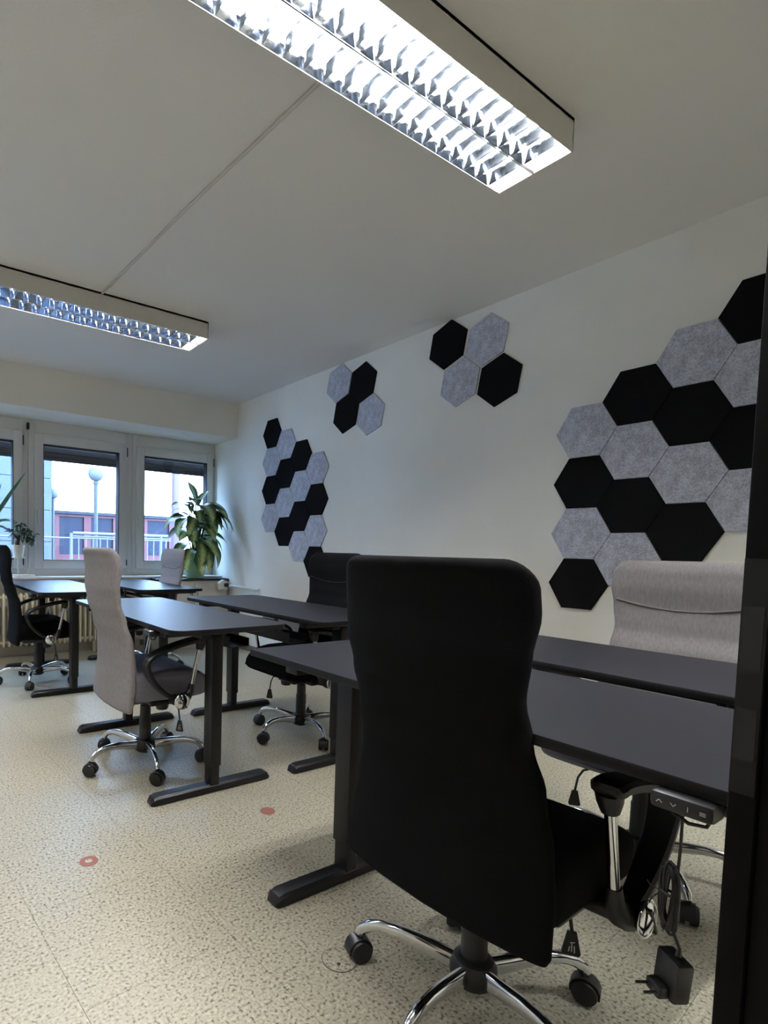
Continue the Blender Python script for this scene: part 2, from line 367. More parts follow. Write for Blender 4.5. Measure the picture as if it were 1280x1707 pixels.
# ------------------------------------------------------------------ windows
def bar_frame(x0, x1, z0, z1, wl, wr, wb, wt, y0, y1, c=.004):
    return MB().box(x0, x0 + wl, y0, y1, z0, z1, c).box(x1 - wr, x1, y0, y1, z0, z1, c).box(x0 + wl - .001, x1 - wr + .001, y0, y1, z0, z0 + wb, c).box(x0 + wl - .001, x1 - wr + .001, y0, y1, z1 - wt, z1, c)
units = [(2.118, 3.094), (1.088, 2.118), (0.058, 1.088), (-0.972, 0.058), (-2.0, -0.972)]
glass = [(2.245, 2.985), (1.225, 1.965), (0.21, 0.952), (-0.83, -0.085), (-1.86, -1.11)]
slat_me = {}
for n, ((x0, x1), (g0, g1)) in enumerate(zip(units, glass), 1):
    wd = tag(empty('window_%d' % n, ((x0 + x1) / 2, YF, .76)), kind='structure'); off = Vector((-(x0 + x1) / 2, -YF, -.76))
    def put(mb, name, mt, par=wd, smooth=True):
        mb.v = [tuple(Vector(v) + off) for v in mb.v]
        return mb.build(name, mt, par, smooth)
    put(bar_frame(x0 + .001, x1 - .001, .757, 2.238, .073, .073, .078, .126, YF - .005, YF + .075), 'window_frame', 'pvc')
    sx0, sx1 = g0 - .085, g1 + .085
    s = put(bar_frame(sx0, sx1, .828, 2.118, .085, .085, .085, .10, YF - .028, YF + .060, .005), 'sash', 'pvc')
    put(bar_frame(g0 - .004, g1 + .004, .909, 2.022, .007, .007, .006, .007, YF - .0295, YF + .061, .0015), 'gasket', 'seal', s)
    put(MB().box(g0, g1, YF + .044, YF + .052, .913, 2.018), 'pane', 'pane', s, False)
    hx = sx0 + .030
    put(MB().box(hx - .012, hx + .012, YF - .036, YF - .027, 1.33, 1.40, .003).box(hx - .009, hx + .009, YF - .062, YF - .046, 1.25, 1.385, .005).tube([(hx, YF - .028, 1.37), (hx, YF - .055, 1.37)], .008, 8), 'handle', 'pvc', s)
    put(MB().tube([(sx1 + .004, YF - .030, 1.99), (sx1 + .004, YF - .030, 2.08)], .0055, 8).tube([(sx1 + .004, YF - .030, .86), (sx1 + .004, YF - .030, .92)], .0055, 8), 'hinge', 'seal', s)
    for k in range(4):
        z1 = 2.048 - k * .0405
        put(MB().ribbon([(x0 + .06, YF + .100, z1 - .0205), (x1 - .06, YF + .100, z1 - .0205)], .044, .009, (0, .12, 1)), 'shutter_slat', 'shutter')
    put(MB().box(x0 + .03, x0 + .062, YF + .078, YF + .12, .76, 2.23).box(x1 - .062, x1 - .03, YF + .078, YF + .12, .76, 2.23), 'shutter_rail', 'pvc')
struct('trim_2', MB().box(XL, XW - .002, 5.47, YF + .05, .735, .757, .004), 'sill')   # continuous inner sill

# ------------------------------------------------------------------ ceiling lights
def ceiling_light(x0, x1, y0, y1, label, lamp='tube'):
    z0, z1 = 2.482, ZC; L = x1 - x0; root = empty('ceiling_light', ((x0 + x1) / 2, (y0 + y1) / 2, z1)); W = y1 - y0
    h = z0 - z1
    hb = MB().box(-L / 2, L / 2, -W / 2, -W / 2 + .004, h, 0).box(-L / 2, L / 2, W / 2 - .004, W / 2, h, 0).box(-L / 2, -L / 2 + .004, -W / 2, W / 2, h, 0).box(L / 2 - .004, L / 2, -W / 2, W / 2, h, 0).box(-L / 2, L / 2, -W / 2, W / 2, -.012, -.0005)
    hb.build('housing', 'white_metal', root, False)
    MB().box(-L / 2 + .005, L / 2 - .005, -W / 2 + .005, W / 2 - .005, -.0165, -.0125).build('back_reflector', 'mirror_alu', root, False)
    for sgn in (-1, 1):
        yc = sgn * W / 4
        MB().tube([(-L / 2 + .03, yc, -.045), (L / 2 - .03, yc, -.045)], .013, 12).build('fluorescent_tube', lamp, root)
        # parabolic side reflectors
        rf = MB()
        for sd in (-1, 1):
            pr_ = []
            for q in range(7):
                t = q / 6; yy = yc + sd * (.034 + (W / 4 - .0045 - .034) * sqrt(t)); zz = -.018 + (h + .020) * t
                pr_.append((yy, zz))
            vs = []; 
            for xx in (-L / 2 + .005, L / 2 - .005):
                for yy, zz in pr_: vs.append((xx, yy, zz))
                for yy, zz in reversed(pr_): vs.append((xx, yy + sd * .0008, zz + .0008))
            n = 14
            rf.add(vs, [(k, (k + 1) % n, n + (k + 1) % n, n + k) for k in range(n)])
        rf.build('side_reflector', 'mirror_alu', root)
    # cross blades, curved in section (V-shaped), one per bay and tube
    nb = int(round(L / .0765)); bl = MB()
    hw = W / 4 - .008
    def blade():
        b = MB(); vs = []
        top, bot = -.072, h + .002
        lv_ = [0, .25, .5, .75, 1.0]
        sec = [(-(.0006 + .0085 * t ** 1.5), bot + (top - bot) * t) for t in lv_] + [(.0006 + .0085 * t ** 1.5, bot + (top - bot) * t) for t in reversed(lv_)]
        n = len(sec)
        for sy in (-1, 1):
            for xx, zz in sec:
                k = (zz - bot) / (top - bot); vs.append((xx, sy * (hw - .018 * k), zz))
        return b.add(vs, [(k, (k + 1) % n, n + (k + 1) % n, n + k) for k in range(n)] + [tuple(range(n)), tuple(range(n, 2 * n))])
    bme = blade().mesh('cross_blade', 'blade_alu', True, 50)
    for sgn in (-1, 1):
        for k in range(1, nb):
            inst('cross_blade', bme, root, (-L / 2 + L * k / nb, sgn * W / 4, 0))
    MB().box(-L / 2 + .004, L / 2 - .004, -.003, .003, h - .001, h + .010).build('centre_spine', 'mirror_alu', root, False)
    tag(root, label, 'ceiling light', 'mirror louvre ceiling lights')
    return root
ceiling_light(.44, 2.02, 1.122, 1.412, 'long bright louvred ceiling light nearest the camera, cut by the top edge')
ceiling_light(.24, 1.815, 3.462, 3.752, 'long louvred ceiling light farther back, in front of the window beam')
ceiling_light(-1.50, .07, 1.122, 1.412, 'added unseen louvred fill light, left of the one nearest the camera', 'tube_added')  # added out of view to brighten the room
ceiling_light(-1.70, -.125, 3.462, 3.752, 'added unseen louvred fill light, left of the farther one', 'tube_added')  # second unseen fill light, added on the left
ceiling_light(-1.45, .11, -1.00, -.71, 'added unseen louvred fill light in the corridor, nearer the doorway', 'tube_added')  # corridor light added to brighten the room from behind
ceiling_light(1.20, 2.76, -1.00, -.71, 'added unseen louvred fill light in the corridor, behind the added glazing', 'tube_corridor_added')  # strong corridor light added to lift the right side
o = MB().ribbon([(1.085, 3.462, ZC - .006), (1.13, 2.4, ZC - .006), (1.195, 1.412, ZC - .006)], .014, .012, (1, 0.05, 0)).build('cable_duct', 'white_metal')
tag(o, 'thin white cable duct on the ceiling joining the two louvred lights', 'cable duct')

# ------------------------------------------------------------------ acoustic hexagons
S_HEX = .157
def hexmesh(name, side, mt, a0):
    pts = [(side * cos(a0 + k * pi / 3), side * sin(a0 + k * pi / 3)) for k in range(6)]
    mb = MB().prism(pts, 0, .012, .0015)
    mb.v = [(-v[2], -v[0], v[1]) for v in mb.v]     # wall plane: outward -x, first axis to -y (towards the camera)
    return mb.mesh(name, mt, False)
hexes = {}
def hexpanel(y, z, colr, label, group, side=S_HEX - .0015, a0=0.0):
    key = (colr, round(side, 4), round(a0, 3))
    if key not in hexes: hexes[key] = hexmesh('acoustic_panel', side, 'black_felt' if colr == 'black' else 'grey_felt', a0)
    o = inst('acoustic_panel', hexes[key], None, (XW - .0005, y, z))
    return tag(o, label, 'wall panel', group)
r3 = sqrt(3)
OY, OZ = 1.5675, .911
colnames = ['leftmost column', 'second column from left', 'third column from left', 'column at the door frame']
rows = ['lowest', 'second from bottom', 'third from bottom', 'topmost']
pat = {0: (0, 'kgkg'), 1: (.5, 'gkgk'), 2: (1, 'kgkg'), 3: (1.5, 'gkgk')}
for i in range(4):
    b0, cs = pat[i]
    for j, ch in enumerate(cs):
        cn = 'black' if ch == 'k' else 'grey'
        hexpanel(OY - 1.5 * i * S_HEX, OZ + (b0 + j) * r3 * S_HEX, cn,
                 '%s hexagon of the big right cluster, %s in %s' % (cn, rows[j], colnames[i]), 'hexagons of the big right cluster')
OY2, OZ2 = 4.5277, 2.1845
colnames2 = ['leftmost column', 'second column from left', 'third column from left', 'rightmost column']
rows2 = ['topmost', 'second from top', 'third from top', 'lowest']
pat2 = {0: (0, 'kgkg'), 1: (-.5, 'gkgk'), 2: (-1, 'kgkg'), 3: (-1.5, 'gkgk')}
for i in range(4):
    b0, cs = pat2[i]
    for j, ch in enumerate(cs):
        cn = 'black' if ch == 'k' else 'grey'
        hexpanel(OY2 - 1.5 * i * S_HEX, OZ2 + (b0 - j) * r3 * S_HEX, cn,
                 '%s hexagon of the cluster near the window, %s in %s' % (cn, rows2[j], colnames2[i]), 'hexagons of the cluster near the window')
for (y, z, cn, lb) in ((2.489, 2.442, 'black', 'upper left'), (2.197, 2.387, 'grey', 'upper right'), (2.383, 2.174, 'grey', 'lower left'), (2.098, 2.119, 'black', 'lower right')):
    hexpanel(y, z, cn, '%s felt hexagon, %s of the tilted four under the ceiling, nearer the camera' % (cn, lb), 'tilted four nearer the camera', .1580, R(90 - 9.5))
for (y, z, cn, lb) in ((3.570, 2.440, 'grey', 'upper left'), (3.290, 2.382, 'black', 'upper right'), (3.475, 2.176, 'black', 'lower left'), (3.195, 2.118, 'grey', 'lower right')):
    hexpanel(y, z, cn, '%s felt hexagon, %s of the small tilted four farther back' % (cn, lb), 'tilted four farther back', .1580, R(90 - 12))

# ------------------------------------------------------------------ desks
DW, DL, DZ = .545, 1.40, .7387
def rrect(w_, l_, rads, seg=5):
    out = []
    for (sx, sy, a0, rr) in ((1, -1, -90, rads[0]), (1, 1, 0, rads[1]), (-1, 1, 90, rads[2]), (-1, -1, 180, rads[3])):
        rr = max(rr, .004); cx_, cy_ = sx * (w_ / 2 - rr), sy * (l_ / 2 - rr)
        n = seg if rr > .01 else 2
        for k in range(n + 1):
            an = R(a0 + 90 * k / n); out.append((cx_ + rr * cos(an), cy_ + rr * sin(an)))
    return out
def icon_strokes(b, x, y, kind, s=.0055):
    t = .0010
    def st(x0, y0, x1, y1):
        d = Vector((x1 - x0, y1 - y0)); n_ = Vector((-d.y, d.x)).normalized() * t / 2
        b.add([(x0 + n_.x, y0 + n_.y, 0), (x0 - n_.x, y0 - n_.y, 0), (x1 - n_.x, y1 - n_.y, 0), (x1 + n_.x, y1 + n_.y, 0)], [(0, 1, 2, 3)])
    x, y = x, y
    if kind == 'up': st(x - s, y - s * .6, x, y + s * .6); st(x, y + s * .6, x + s, y - s * .6)
    if kind == 'down': st(x - s, y + s * .6, x, y - s * .6); st(x, y - s * .6, x + s, y + s * .6)
    if kind == 'one': st(x, y - s, x, y + s)
    if kind == 'm':
        for q in (-1, 0, 1): st(x - s, y + q * s * .55, x + s, y + q * s * .55)
def make_desk(corner, wide_side):
    root = empty('standing_desk', (0, 0, 0))
    tp = MB().prism(rrect(DW, DL, corner), DZ - .020, DZ, .0015); to = tp.build('desk_top', 'desk_top', root); to.data.materials.append(M['desk_edge'])
    for p in to.data.polygons:
        if abs(p.normal.z) < .3: p.material_index = 1
    for sy in (-1, 1):
        yl = sy * (DL / 2 - .178)
        ft = MB(); hl = .290
        rg = []
        for x, hh, ww in ((-hl, .010, .022), (-hl + .012, .028, .030), (-hl + .03, .034, .031), (hl - .03, .034, .031), (hl - .012, .028, .030), (hl, .010, .022)):
            z0 = .003
            rg.append([Vector((x, yl + a * ww, z0 + b * hh)) for a, b in ((-1, 0), (1, 0), (1, .75), (.72, 1), (-.72, 1), (-1, .75))])
        ft.rings(rg); ft.build('foot', 'desk_frame', root)
        MB().box(-.026, .026, yl - .035, yl + .035, .115, .685, .004).build('outer_column', 'desk_frame', root)
        MB().box(-.021, .021, yl - .030, yl + .030, .030, .135, .003).build('inner_column', 'desk_frame', root)
        MB().box(-.24, .24, yl - .028, yl + .028, .690, DZ - .0205, .003).build('support_arm', 'desk_frame', root)
    MB().box(-.075, .035, -DL / 2 + .15, DL / 2 - .15, .672, .714, .003).build('crossbeam', 'desk_frame', root)
    for sy in (-1, 1):
        for sx in (-.18, .18):
            MB().tube([(sx, sy * (DL / 2 - .10), .706), (sx, sy * (DL / 2 - .10), .7185)], .008, 8).build('glide_pad', 'black_plastic', root)
    # wire tray at the side facing the partner desk
    wx = wide_side * (DW / 2 - .085)
    tr = MB().box(wx - .055, wx + .055, -DL / 2 + .28, .20, .600, .603).box(wx - .055, wx - .052, -DL / 2 + .28, .20, .600, .650).box(wx + .052, wx + .055, -DL / 2 + .28, .20, .600, .640)
    for yy in (-.3, .15): tr.box(wx - .055, wx - .045, yy - .01, yy + .01, .64, .7185)
    tr.build('cable_tray', 'desk_frame', root, False)
    ps = MB().box(wx - .028, wx + .028, -.26, .18, .6035, .645, .006); po = ps.build('power_strip', 'grey_band', root)
    for k in range(5): MB().tube([(wx, -.20 + k * .08, .644), (wx, -.20 + k * .08, .6465)], .018, 12).build('socket', 'black_plastic', po)
    # hand controller under the user edge
    ux = -wide_side * (DW / 2 - .010); out = -wide_side
    mtx = Matrix.Translation((ux, -.49, DZ - .0225)) @ Matrix.Rotation(R(90 if out < 0 else -90) , 4, 'Z') @ Matrix.Rotation(R(-18), 4, 'X')
    # local frame: x along the panel, -y outwards to the user, z up
    hcm = Matrix.Translation((ux + out * .004, -.474, DZ - .021)) @ (Matrix.Rotation(R(-90 if out < 0 else 90), 4, 'Z'))
    c = MB().box(-.040, .040, -.026, .020, -.028, -.001, .008, hcm); co = c.build('controller', 'black_plastic', root)
    ic = MB()
    for k, kd in enumerate(('up', 'down', 'one', 'm')): icon_strokes(ic, -.026 + k * .0175, 0, kd, .0036)
    fm = hcm @ Matrix.Translation((0, -.0264, -.0145)) @ Matrix.Rotation(R(90), 4, 'X')
    ic.v = [tuple(fm @ Vector(v)) for v in ic.v]
    ic.build('button_icons', 'tag_print', co, False)
    p = [hcm @ Vector(q) for q in ((-.022, .0, -.022), (-.014, -.005, -.034), (.004, -.004, -.042), (.024, 0, -.040), (.030, .01, -.022))]
    MB().tube(p, .0028, 8).build('controller_cable', 'black_plastic', co)
    return root
rr_ = (.06, .06, .06, .06)
desks = [
 ('L', 1.1557, 2.6216, rr_, 'black desk in the middle left, its top shining blue, grey chair pushed up to it'),
 ('R', 1.8577, 2.6002, rr_, 'black desk in the middle right, before the black chair near the wall'),
 ('L', 1.2192, .7850, (.004,) * 4, 'nearest black desk, square corners, behind the big black chair, controller under its edge'),
 ('R', 1.8935, .7850, (.004,) * 4, 'nearest right black desk, in front of the large grey chair by the hexagons'),
 ('L', 1.0805, 4.5651, rr_, 'black desk at far left near the radiator, beside the black chair cut by the frame'),
 ('R', 1.7939, 4.6200, rr_, 'black desk at far right under the window, before the small grey chair'),
]
protos = {}
for side, x, y, cr, lb in desks:
    key = (side, cr)
    if key not in protos: protos[key] = o = make_desk(cr, 1 if side == 'L' else -1)
    else: o = copy_tree(protos[key])
    o.location = (x, y, 0); tag(o, lb, 'desk', 'standing desks in facing pairs')

# ------------------------------------------------------------------ chairs
def lerp_tab(tab, z):
    if z <= tab[0][0]: return tab[0][1]
    for (a, va), (b, vb) in zip(tab, tab[1:]):
        if z <= b:
            t = (z - a) / (b - a); t = t * t * (3 - 2 * t); return va + (vb - va) * t
    return tab[-1][1]
XC = [(.33, -.190), (.42, -.184), (.52, -.178), (.62, -.184), (.72, -.212), (.80, -.238), (.88, -.248), (.95, -.244), (1.0, -.250), (1.05, -.268)]
HWT = [(.33, .252), (.42, .250), (.52, .238), (.62, .222), (.72, .208), (.80, .205), (.88, .218), (.95, .228), (1.05, .226)]
ZT, ZB = 1.048, .325
def back_ring(z, w_, x_, t_):
    pts = []; N = 36
    for k in range(N):
        a = 2 * pi * k / N; ca, sa = cos(a), sin(a)
        yy = w_ * (abs(ca) ** .45) * (1 if ca >= 0 else -1); xx = t_ / 2 * (abs(sa) ** .55) * (1 if sa >= 0 else -1)
        u = yy / max(w_, 1e-3)
        pts.append(Vector((x_ + xx + .030 * u * u * (1 if z > .4 else .8), yy, z)))
    return pts
def make_back():
    mb = MB(); rings = []; n = 40; rc = .055; rb = .02
    zs = [ZB, ZB + .004, ZB + .012] + [ZB + .02 + (ZT - .06 - ZB - .02) * k / n for k in range(n + 1)] + [ZT - .06 + .06 * sin(pi / 2 * k / 8) for k in range(1, 9)]
    for z in zs:
        w_ = lerp_tab(HWT, z); t_ = .046
        if z > ZT - rc: w_ = w_ - rc + sqrt(max(0, rc * rc - (z - ZT + rc) ** 2)); 
        if z > ZT - .022: t_ = .046 * sqrt(max(.02, 1 - ((z - ZT + .022) / .022) ** 2))
        if z < ZB + .012: t_ = .046 * (.6 + .4 * (z - ZB) / .012); w_ -= .006 * (1 - (z - ZB) / .012)
        rings.append(back_ring(z, w_, lerp_tab(XC, z), t_))
    return mb.rings(rings)
def rounded_block(x0, x1, y0, y1, z0, z1, rad, cuts, fn):
    bm = bmesh.new(); bmesh.ops.create_cube(bm, size=1)
    for v in bm.verts: v.co = Vector((x0 + (v.co.x + .5) * (x1 - x0), y0 + (v.co.y + .5) * (y1 - y0), z0 + (v.co.z + .5) * (z1 - z0)))
    bmesh.ops.bevel(bm, geom=[e for e in bm.edges if abs((e.verts[0].co - e.verts[1].co).z) > 1e-4], offset=.07, segments=5, profile=.5, affect='EDGES')
    bmesh.ops.bevel(bm, geom=[e for e in bm.edges if abs((e.verts[0].co - e.verts[1].co).z) < 1e-4 and len(e.link_faces) == 2 and e.calc_face_angle(0) > 1.0], offset=rad, segments=4, profile=.5, affect='EDGES')
    for v in bm.verts: v.co = fn(v.co.copy())
    return MB().addbm(bm)
def make_seat():
    # lofted along x so that the crown and waterfall front are smooth
    mb = MB(); rings = []; N = 32
    xs = [-.165, -.160, -.145, -.11, -.05, .02, .09, .15, .19, .22, .245, .258, .264]
    for x in xs:
        f = (x + .165) / .429
        hw_ = .245 - .05 * max(0, (f - .80) / .2) ** 2 - .03 * max(0, (.08 - f) / .08) ** 2
        zt = .492 + .012 * sin(pi * min(1, f * 1.1)) - .075 * max(0, (f - .62) / .38) ** 2.2
        zb = .352 + .03 * max(0, (f - .75) / .25) ** 1.5
        if x <= -.160: zt -= .02; zb += .01
        if f > .97: zt -= .02; zb += .012
        pts = []
        for k in range(N):
            a = 2 * pi * k / N; ca, sa = cos(a), sin(a)
            yy = hw_ * (abs(ca) ** .28) * (1 if ca >= 0 else -1); zz = (zt + zb) / 2 + (zt - zb) / 2 * (abs(sa) ** .45) * (1 if sa >= 0 else -1)
            if sa > 0: zz += .010 * (abs(yy) / hw_) ** 2 - .006
            pts.append(Vector((x, yy, zz)))
        rings.append(pts)
    return mb.rings(rings)
def leg_mb():
    # chrome arm, flat oval section, arching from the hub to the caster
    mb = MB(); rings = []
    path = [(.040, .094, .017, .016), (.08, .100, .017, .015), (.13, .109, .016, .013), (.18, .113, .015, .011), (.22, .110, .014, .010), (.25, .100, .013, .010), (.272, .084, .012, .010), (.280, .068, .011, .010)]
    P_ = [Vector((a, 0, b)) for a, b, _, _ in path]
    for i, (a, b, w_, h_) in enumerate(path):
        t = (P_[min(i + 1, len(P_) - 1)] - P_[max(i - 1, 0)]).normalized(); nn = Vector((-t.z, 0, t.x))
        rg = []
        for k in range(16):
            an = 2 * pi * k / 16; ca, sa = cos(an), sin(an)
            rg.append(P_[i] + Vector((0, 1, 0)) * (w_ * .82 * abs(ca) ** .7 * (1 if ca > 0 else -1)) + nn * (h_ * 1.35 * abs(sa) ** .7 * (1 if sa > 0 else -1)))
        rings.append(rg)
    return mb.rings(rings)
def caster_mb():
    mb = MB(); cx_ = .0; 
    for sy in (-1, 1):
        mtx = Matrix.Translation((cx_, sy * .0145, .0265)) @ Matrix.Rotation(R(90), 4, 'X')
        mb.lathe([(.018, -.0105), (.0245, -.009), (.0262, -.004), (.0262, .004), (.0245, .009), (.018, .0105), (.006, .008)], 20, mtx)
    # hood
    pts = []
    for k in range(9):
        an = R(-15 + 210 * k / 8); pts.append((cx_ + .0285 * cos(an), 0, .0275 + .0285 * sin(an)))
    mb.ribbon(pts, .034, .004, (0, 1, 0))
    mb.tube([(.0, 0, .045), (.0, 0, .072)], .0075, 10)
    return mb
me_back_g = make_back().mesh('backrest', 'grey_fabric', True, 60); me_back_k = make_back().mesh('backrest', 'black_fabric', True, 60)
me_seat_g = make_seat().mesh('seat', 'charcoal_fabric', True, 60); me_seat_k = make_seat().mesh('seat', 'black_fabric', True, 60)
me_leg = leg_mb().mesh('leg', 'chrome', True, 60); me_caster = caster_mb().mesh('caster', 'black_plastic')
me_hub = MB().lathe([(.030, .055), (.040, .060), (.050, .070), (.053, .085), (.052, .105), (.044, .118), (.030, .124)], 28).mesh('hub', 'black_plastic')
me_column = MB().lathe([(.0275, .110), (.0295, .122), (.0290, .230), (.0262, .234), (.0255, .285), (.020, .287), (.020, .325)], 28).mesh('gas_column', 'black_plastic')
mech = MB().box(-.115, .115, -.075, .075, .312, .350, .008).box(-.18, -.10, -.035, .035, .318, .342, .005).box(-.06, .10, -.215, .215, .335, .356, .004)
me_mech = mech.mesh('tilt_mechanism', 'black_plastic')
me_knob = MB().lathe([(.012, -.052), (.026, -.048), (.031, -.036), (.030, -.014), (.012, -.004), (.012, .0)], 18, Matrix.Translation((.055, -.075, .325))).mesh('tension_knob', 'black_plastic')
lv = MB().tube([(.085, -.12, .325), (.098, -.145, .312), (.104, -.158, .285), (.106, -.163, .250), (.107, -.165, .236)], .0038, 8)
pd = [(-.009, .018), (.009, .018), (.019, -.030), (.016, -.036), (-.016, -.036), (-.019, -.030)]
lv.prism(pd, -.004, .004, .001, Matrix.Translation((.107, -.165, .218)) @ Matrix.Rotation(R(38), 4, 'Z') @ Matrix.Rotation(R(90), 4, 'Y') @ Matrix.Rotation(R(90), 4, 'Z'))
me_lever = lv.mesh('height_lever', 'black_plastic')
ti = MB()
pm = Matrix.Translation((.107, -.165, .218)) @ Matrix.Rotation(R(38), 4, 'Z') @ Matrix.Rotation(R(90), 4, 'Y') @ Matrix.Rotation(R(90), 4, 'Z') @ Matrix.Translation((0, 0, -.0042))
def seg_quad(b, x0, y0, x1, y1, t=.0022):
    d = Vector((x1 - x0, y1 - y0)); n_ = Vector((-d.y, d.x)).normalized() * t / 2
    b.add([pm @ Vector((x0 + n_.x, y0 + n_.y, 0)), pm @ Vector((x0 - n_.x, y0 - n_.y, 0)), pm @ Vector((x1 - n_.x, y1 - n_.y, 0)), pm @ Vector((x1 + n_.x, y1 + n_.y, 0))], [(0, 1, 2, 3)])
seg_quad(ti, -.006, -.004, .004, -.006); seg_quad(ti, 0, -.006, 0, -.026); seg_quad(ti, -.005, -.012, -.006, -.028); seg_quad(ti, .004, -.014, .006, -.026)
me_tag = ti.mesh('lever_symbol', 'tag_print', False)

def arm_meshes(sy, flip):
    fa = (lambda a: .10 - a) if flip else (lambda a: a)
    b = sy * .285
    P_ = lambda a, z, bb=b: Vector((fa(a), bb, z))
    ctrl = [(.045, .372), (.00, .392), (-.045, .425), (-.085, .470), (-.110, .520), (-.112, .556), (-.085, .582), (-.03, .604), (.04, .624), (.10, .636), (.145, .640), (.168, .634)]
    # smooth
    pts = []
    for i in range(len(ctrl) - 1):
        p0, p1, p2, p3 = [ctrl[max(0, min(len(ctrl) - 1, i + q))] for q in (-1, 0, 1, 2)]
        for t in (0, .33, .66):
            f = lambda k: .5 * (2 * p1[k] + (p2[k] - p0[k]) * t + (2 * p0[k] - 5 * p1[k] + 4 * p2[k] - p3[k]) * t * t + (3 * p1[k] - p0[k] - 3 * p2[k] + p3[k]) * t ** 3)
            pts.append((f(0), f(1)))
    pts.append(ctrl[-1]); n = len(pts)
    wid = [.040 + .022 * min(1, i / (n * .35)) for i in range(n)]; wid[-1] = .040; wid[-2] = .055
    th = [.020 if i < n * .5 else .020 + .006 * (i / n - .5) * 2 for i in range(n)]; th[-1] = .014
    am = MB().ribbon([P_(a, z) for a, z in pts], wid, th, (0, 1, 0))
    am.tube([P_(.152, .632), P_(.147, .612), P_(.143, .592)], [.024, .022, .016], 14)          # collar over the rod
    am.tube([P_(.107, .438), P_(.100, .405), P_(.080, .378), P_(.045, .362)], [.013, .017, .024, .030], 14)  # socket at the joint
    am.tube([Vector((fa(.045), b, .368)), Vector((fa(.045), sy * .15, .350))], [.028, .020], 14)  # bracket below the seat
    rod = MB().tube([P_(.144, .600), P_(.105, .425)], .0105, 16)
    dm = Matrix.Translation((fa(.045), b, .372)) @ Matrix.Rotation(R(90 * sy), 4, 'X')
    disc = MB().lathe([(.003, -.0475), (.014, -.0465), (.024, -.0445), (.032, -.0415), (.037, -.037), (.038, -.033), (.028, -.026), (.020, -.010)], 28, dm)
    slot = MB().box(-.033, .033, -.003, .003, -.0478, -.040, 0, dm @ Matrix.Rotation(R(60), 4, 'Z'))
    return am.mesh('armrest', 'black_plastic'), rod.mesh('chrome_rod', 'chrome'), disc.mesh('chrome_disc', 'chrome'), slot.mesh('disc_slot', 'black_plastic', False)
arms = {(s, fl_): arm_meshes(s, fl_) for s in (-1, 1) for fl_ in (False, True)}
def piping_mb():
    pts = []
    for k in range(25):
        u = -1 + 2 * k / 24; z = .905 - .034 * (1 - u * u)
        w_ = lerp_tab(HWT, z) * .985; x_ = lerp_tab(XC, z); t_ = .046
        yy = w_ * u; edge = (1 - abs(u) ** (1 / .45)) if abs(u) < 1 else 0
        ca = abs(u) ** (1 / .45); sa = sqrt(max(0, 1 - ca * ca))
        pts.append(Vector((x_ + t_ / 2 * sa ** .55 + .030 * u * u + .0005, yy, z)))
    return MB().tube(pts, .0035, 8)
me_pip_g = piping_mb().mesh('piping', 'piping'); me_pip_k = piping_mb().mesh('piping', 'piping_black')
me_pan = None
def make_chair(colr, base_deg, face_deg, flip_right=False):
    root = empty('office_chair', (0, 0, 0))
    bk = inst('backrest', me_back_g if colr == 'grey' else me_back_k, root); inst('piping', me_pip_g if colr == 'grey' else me_pip_k, bk)
    inst('seat', me_seat_g if colr == 'grey' else me_seat_k, root)
    if colr == 'grey': bk['label'] = 'light grey fabric backrest with a curved seam'
    inst('tilt_mechanism', me_mech, root); inst('tension_knob', me_knob, root)
    l_ = inst('height_lever', me_lever, root); inst('lever_symbol', me_tag, l_)
    inst('gas_column', me_column, root); inst('hub', me_hub, root)
    for s in (-1, 1):
        a, rd, dc, sl = arms[(s, flip_right)]
        ao = inst('armrest', a, root); inst('chrome_rod', rd, ao); inst('chrome_disc', dc, ao); inst('disc_slot', sl, ao)
    rnd = random.Random(int(base_deg * 10) + int(face_deg))
    for k in range(5):
        an = R(base_deg + 72 * k - face_deg)
        lg = inst('leg', me_leg, root, (0, 0, 0), an)
        inst('caster', me_caster, lg, (.280, 0, 0), R(rnd.uniform(-80, 80))).scale = (1.08, 1.08, 1.08)
    root.rotation_euler = (0, 0, R(face_deg))
    return root
chairs = [
 ('black', 1.119, .756, 43.4, 2, True, 'large black high-back office chair in the foreground, seen from behind'),
 ('grey', 1.026, 2.549, 43.6, 0, False, 'light grey high-back office chair with charcoal seat, in the middle left'),
 ('black', .930, 4.50, 30.8, -4, False, 'black high-back office chair at the left edge, before the radiator'),
 ('black', 1.956, 2.508, 42.7, 180, False, 'black high-back office chair facing left, near the wall beyond the foreground chair'),
 ('grey', 2.10, .815, 12.0, 180, False, 'large grey office chair facing us behind the nearest desks, by the door frame'),
 ('grey', 1.880, 4.620, 40.0, 180, False, 'small distant grey office chair in front of the big leafy plant'),
]
for colr, x, y, bd, fd, fr_, lb in chairs:
    c = make_chair(colr, bd, fd, fr_); c.location = (x, y, 0)
    tag(c, lb, 'office chair', 'high-back swivel chairs at the desks')

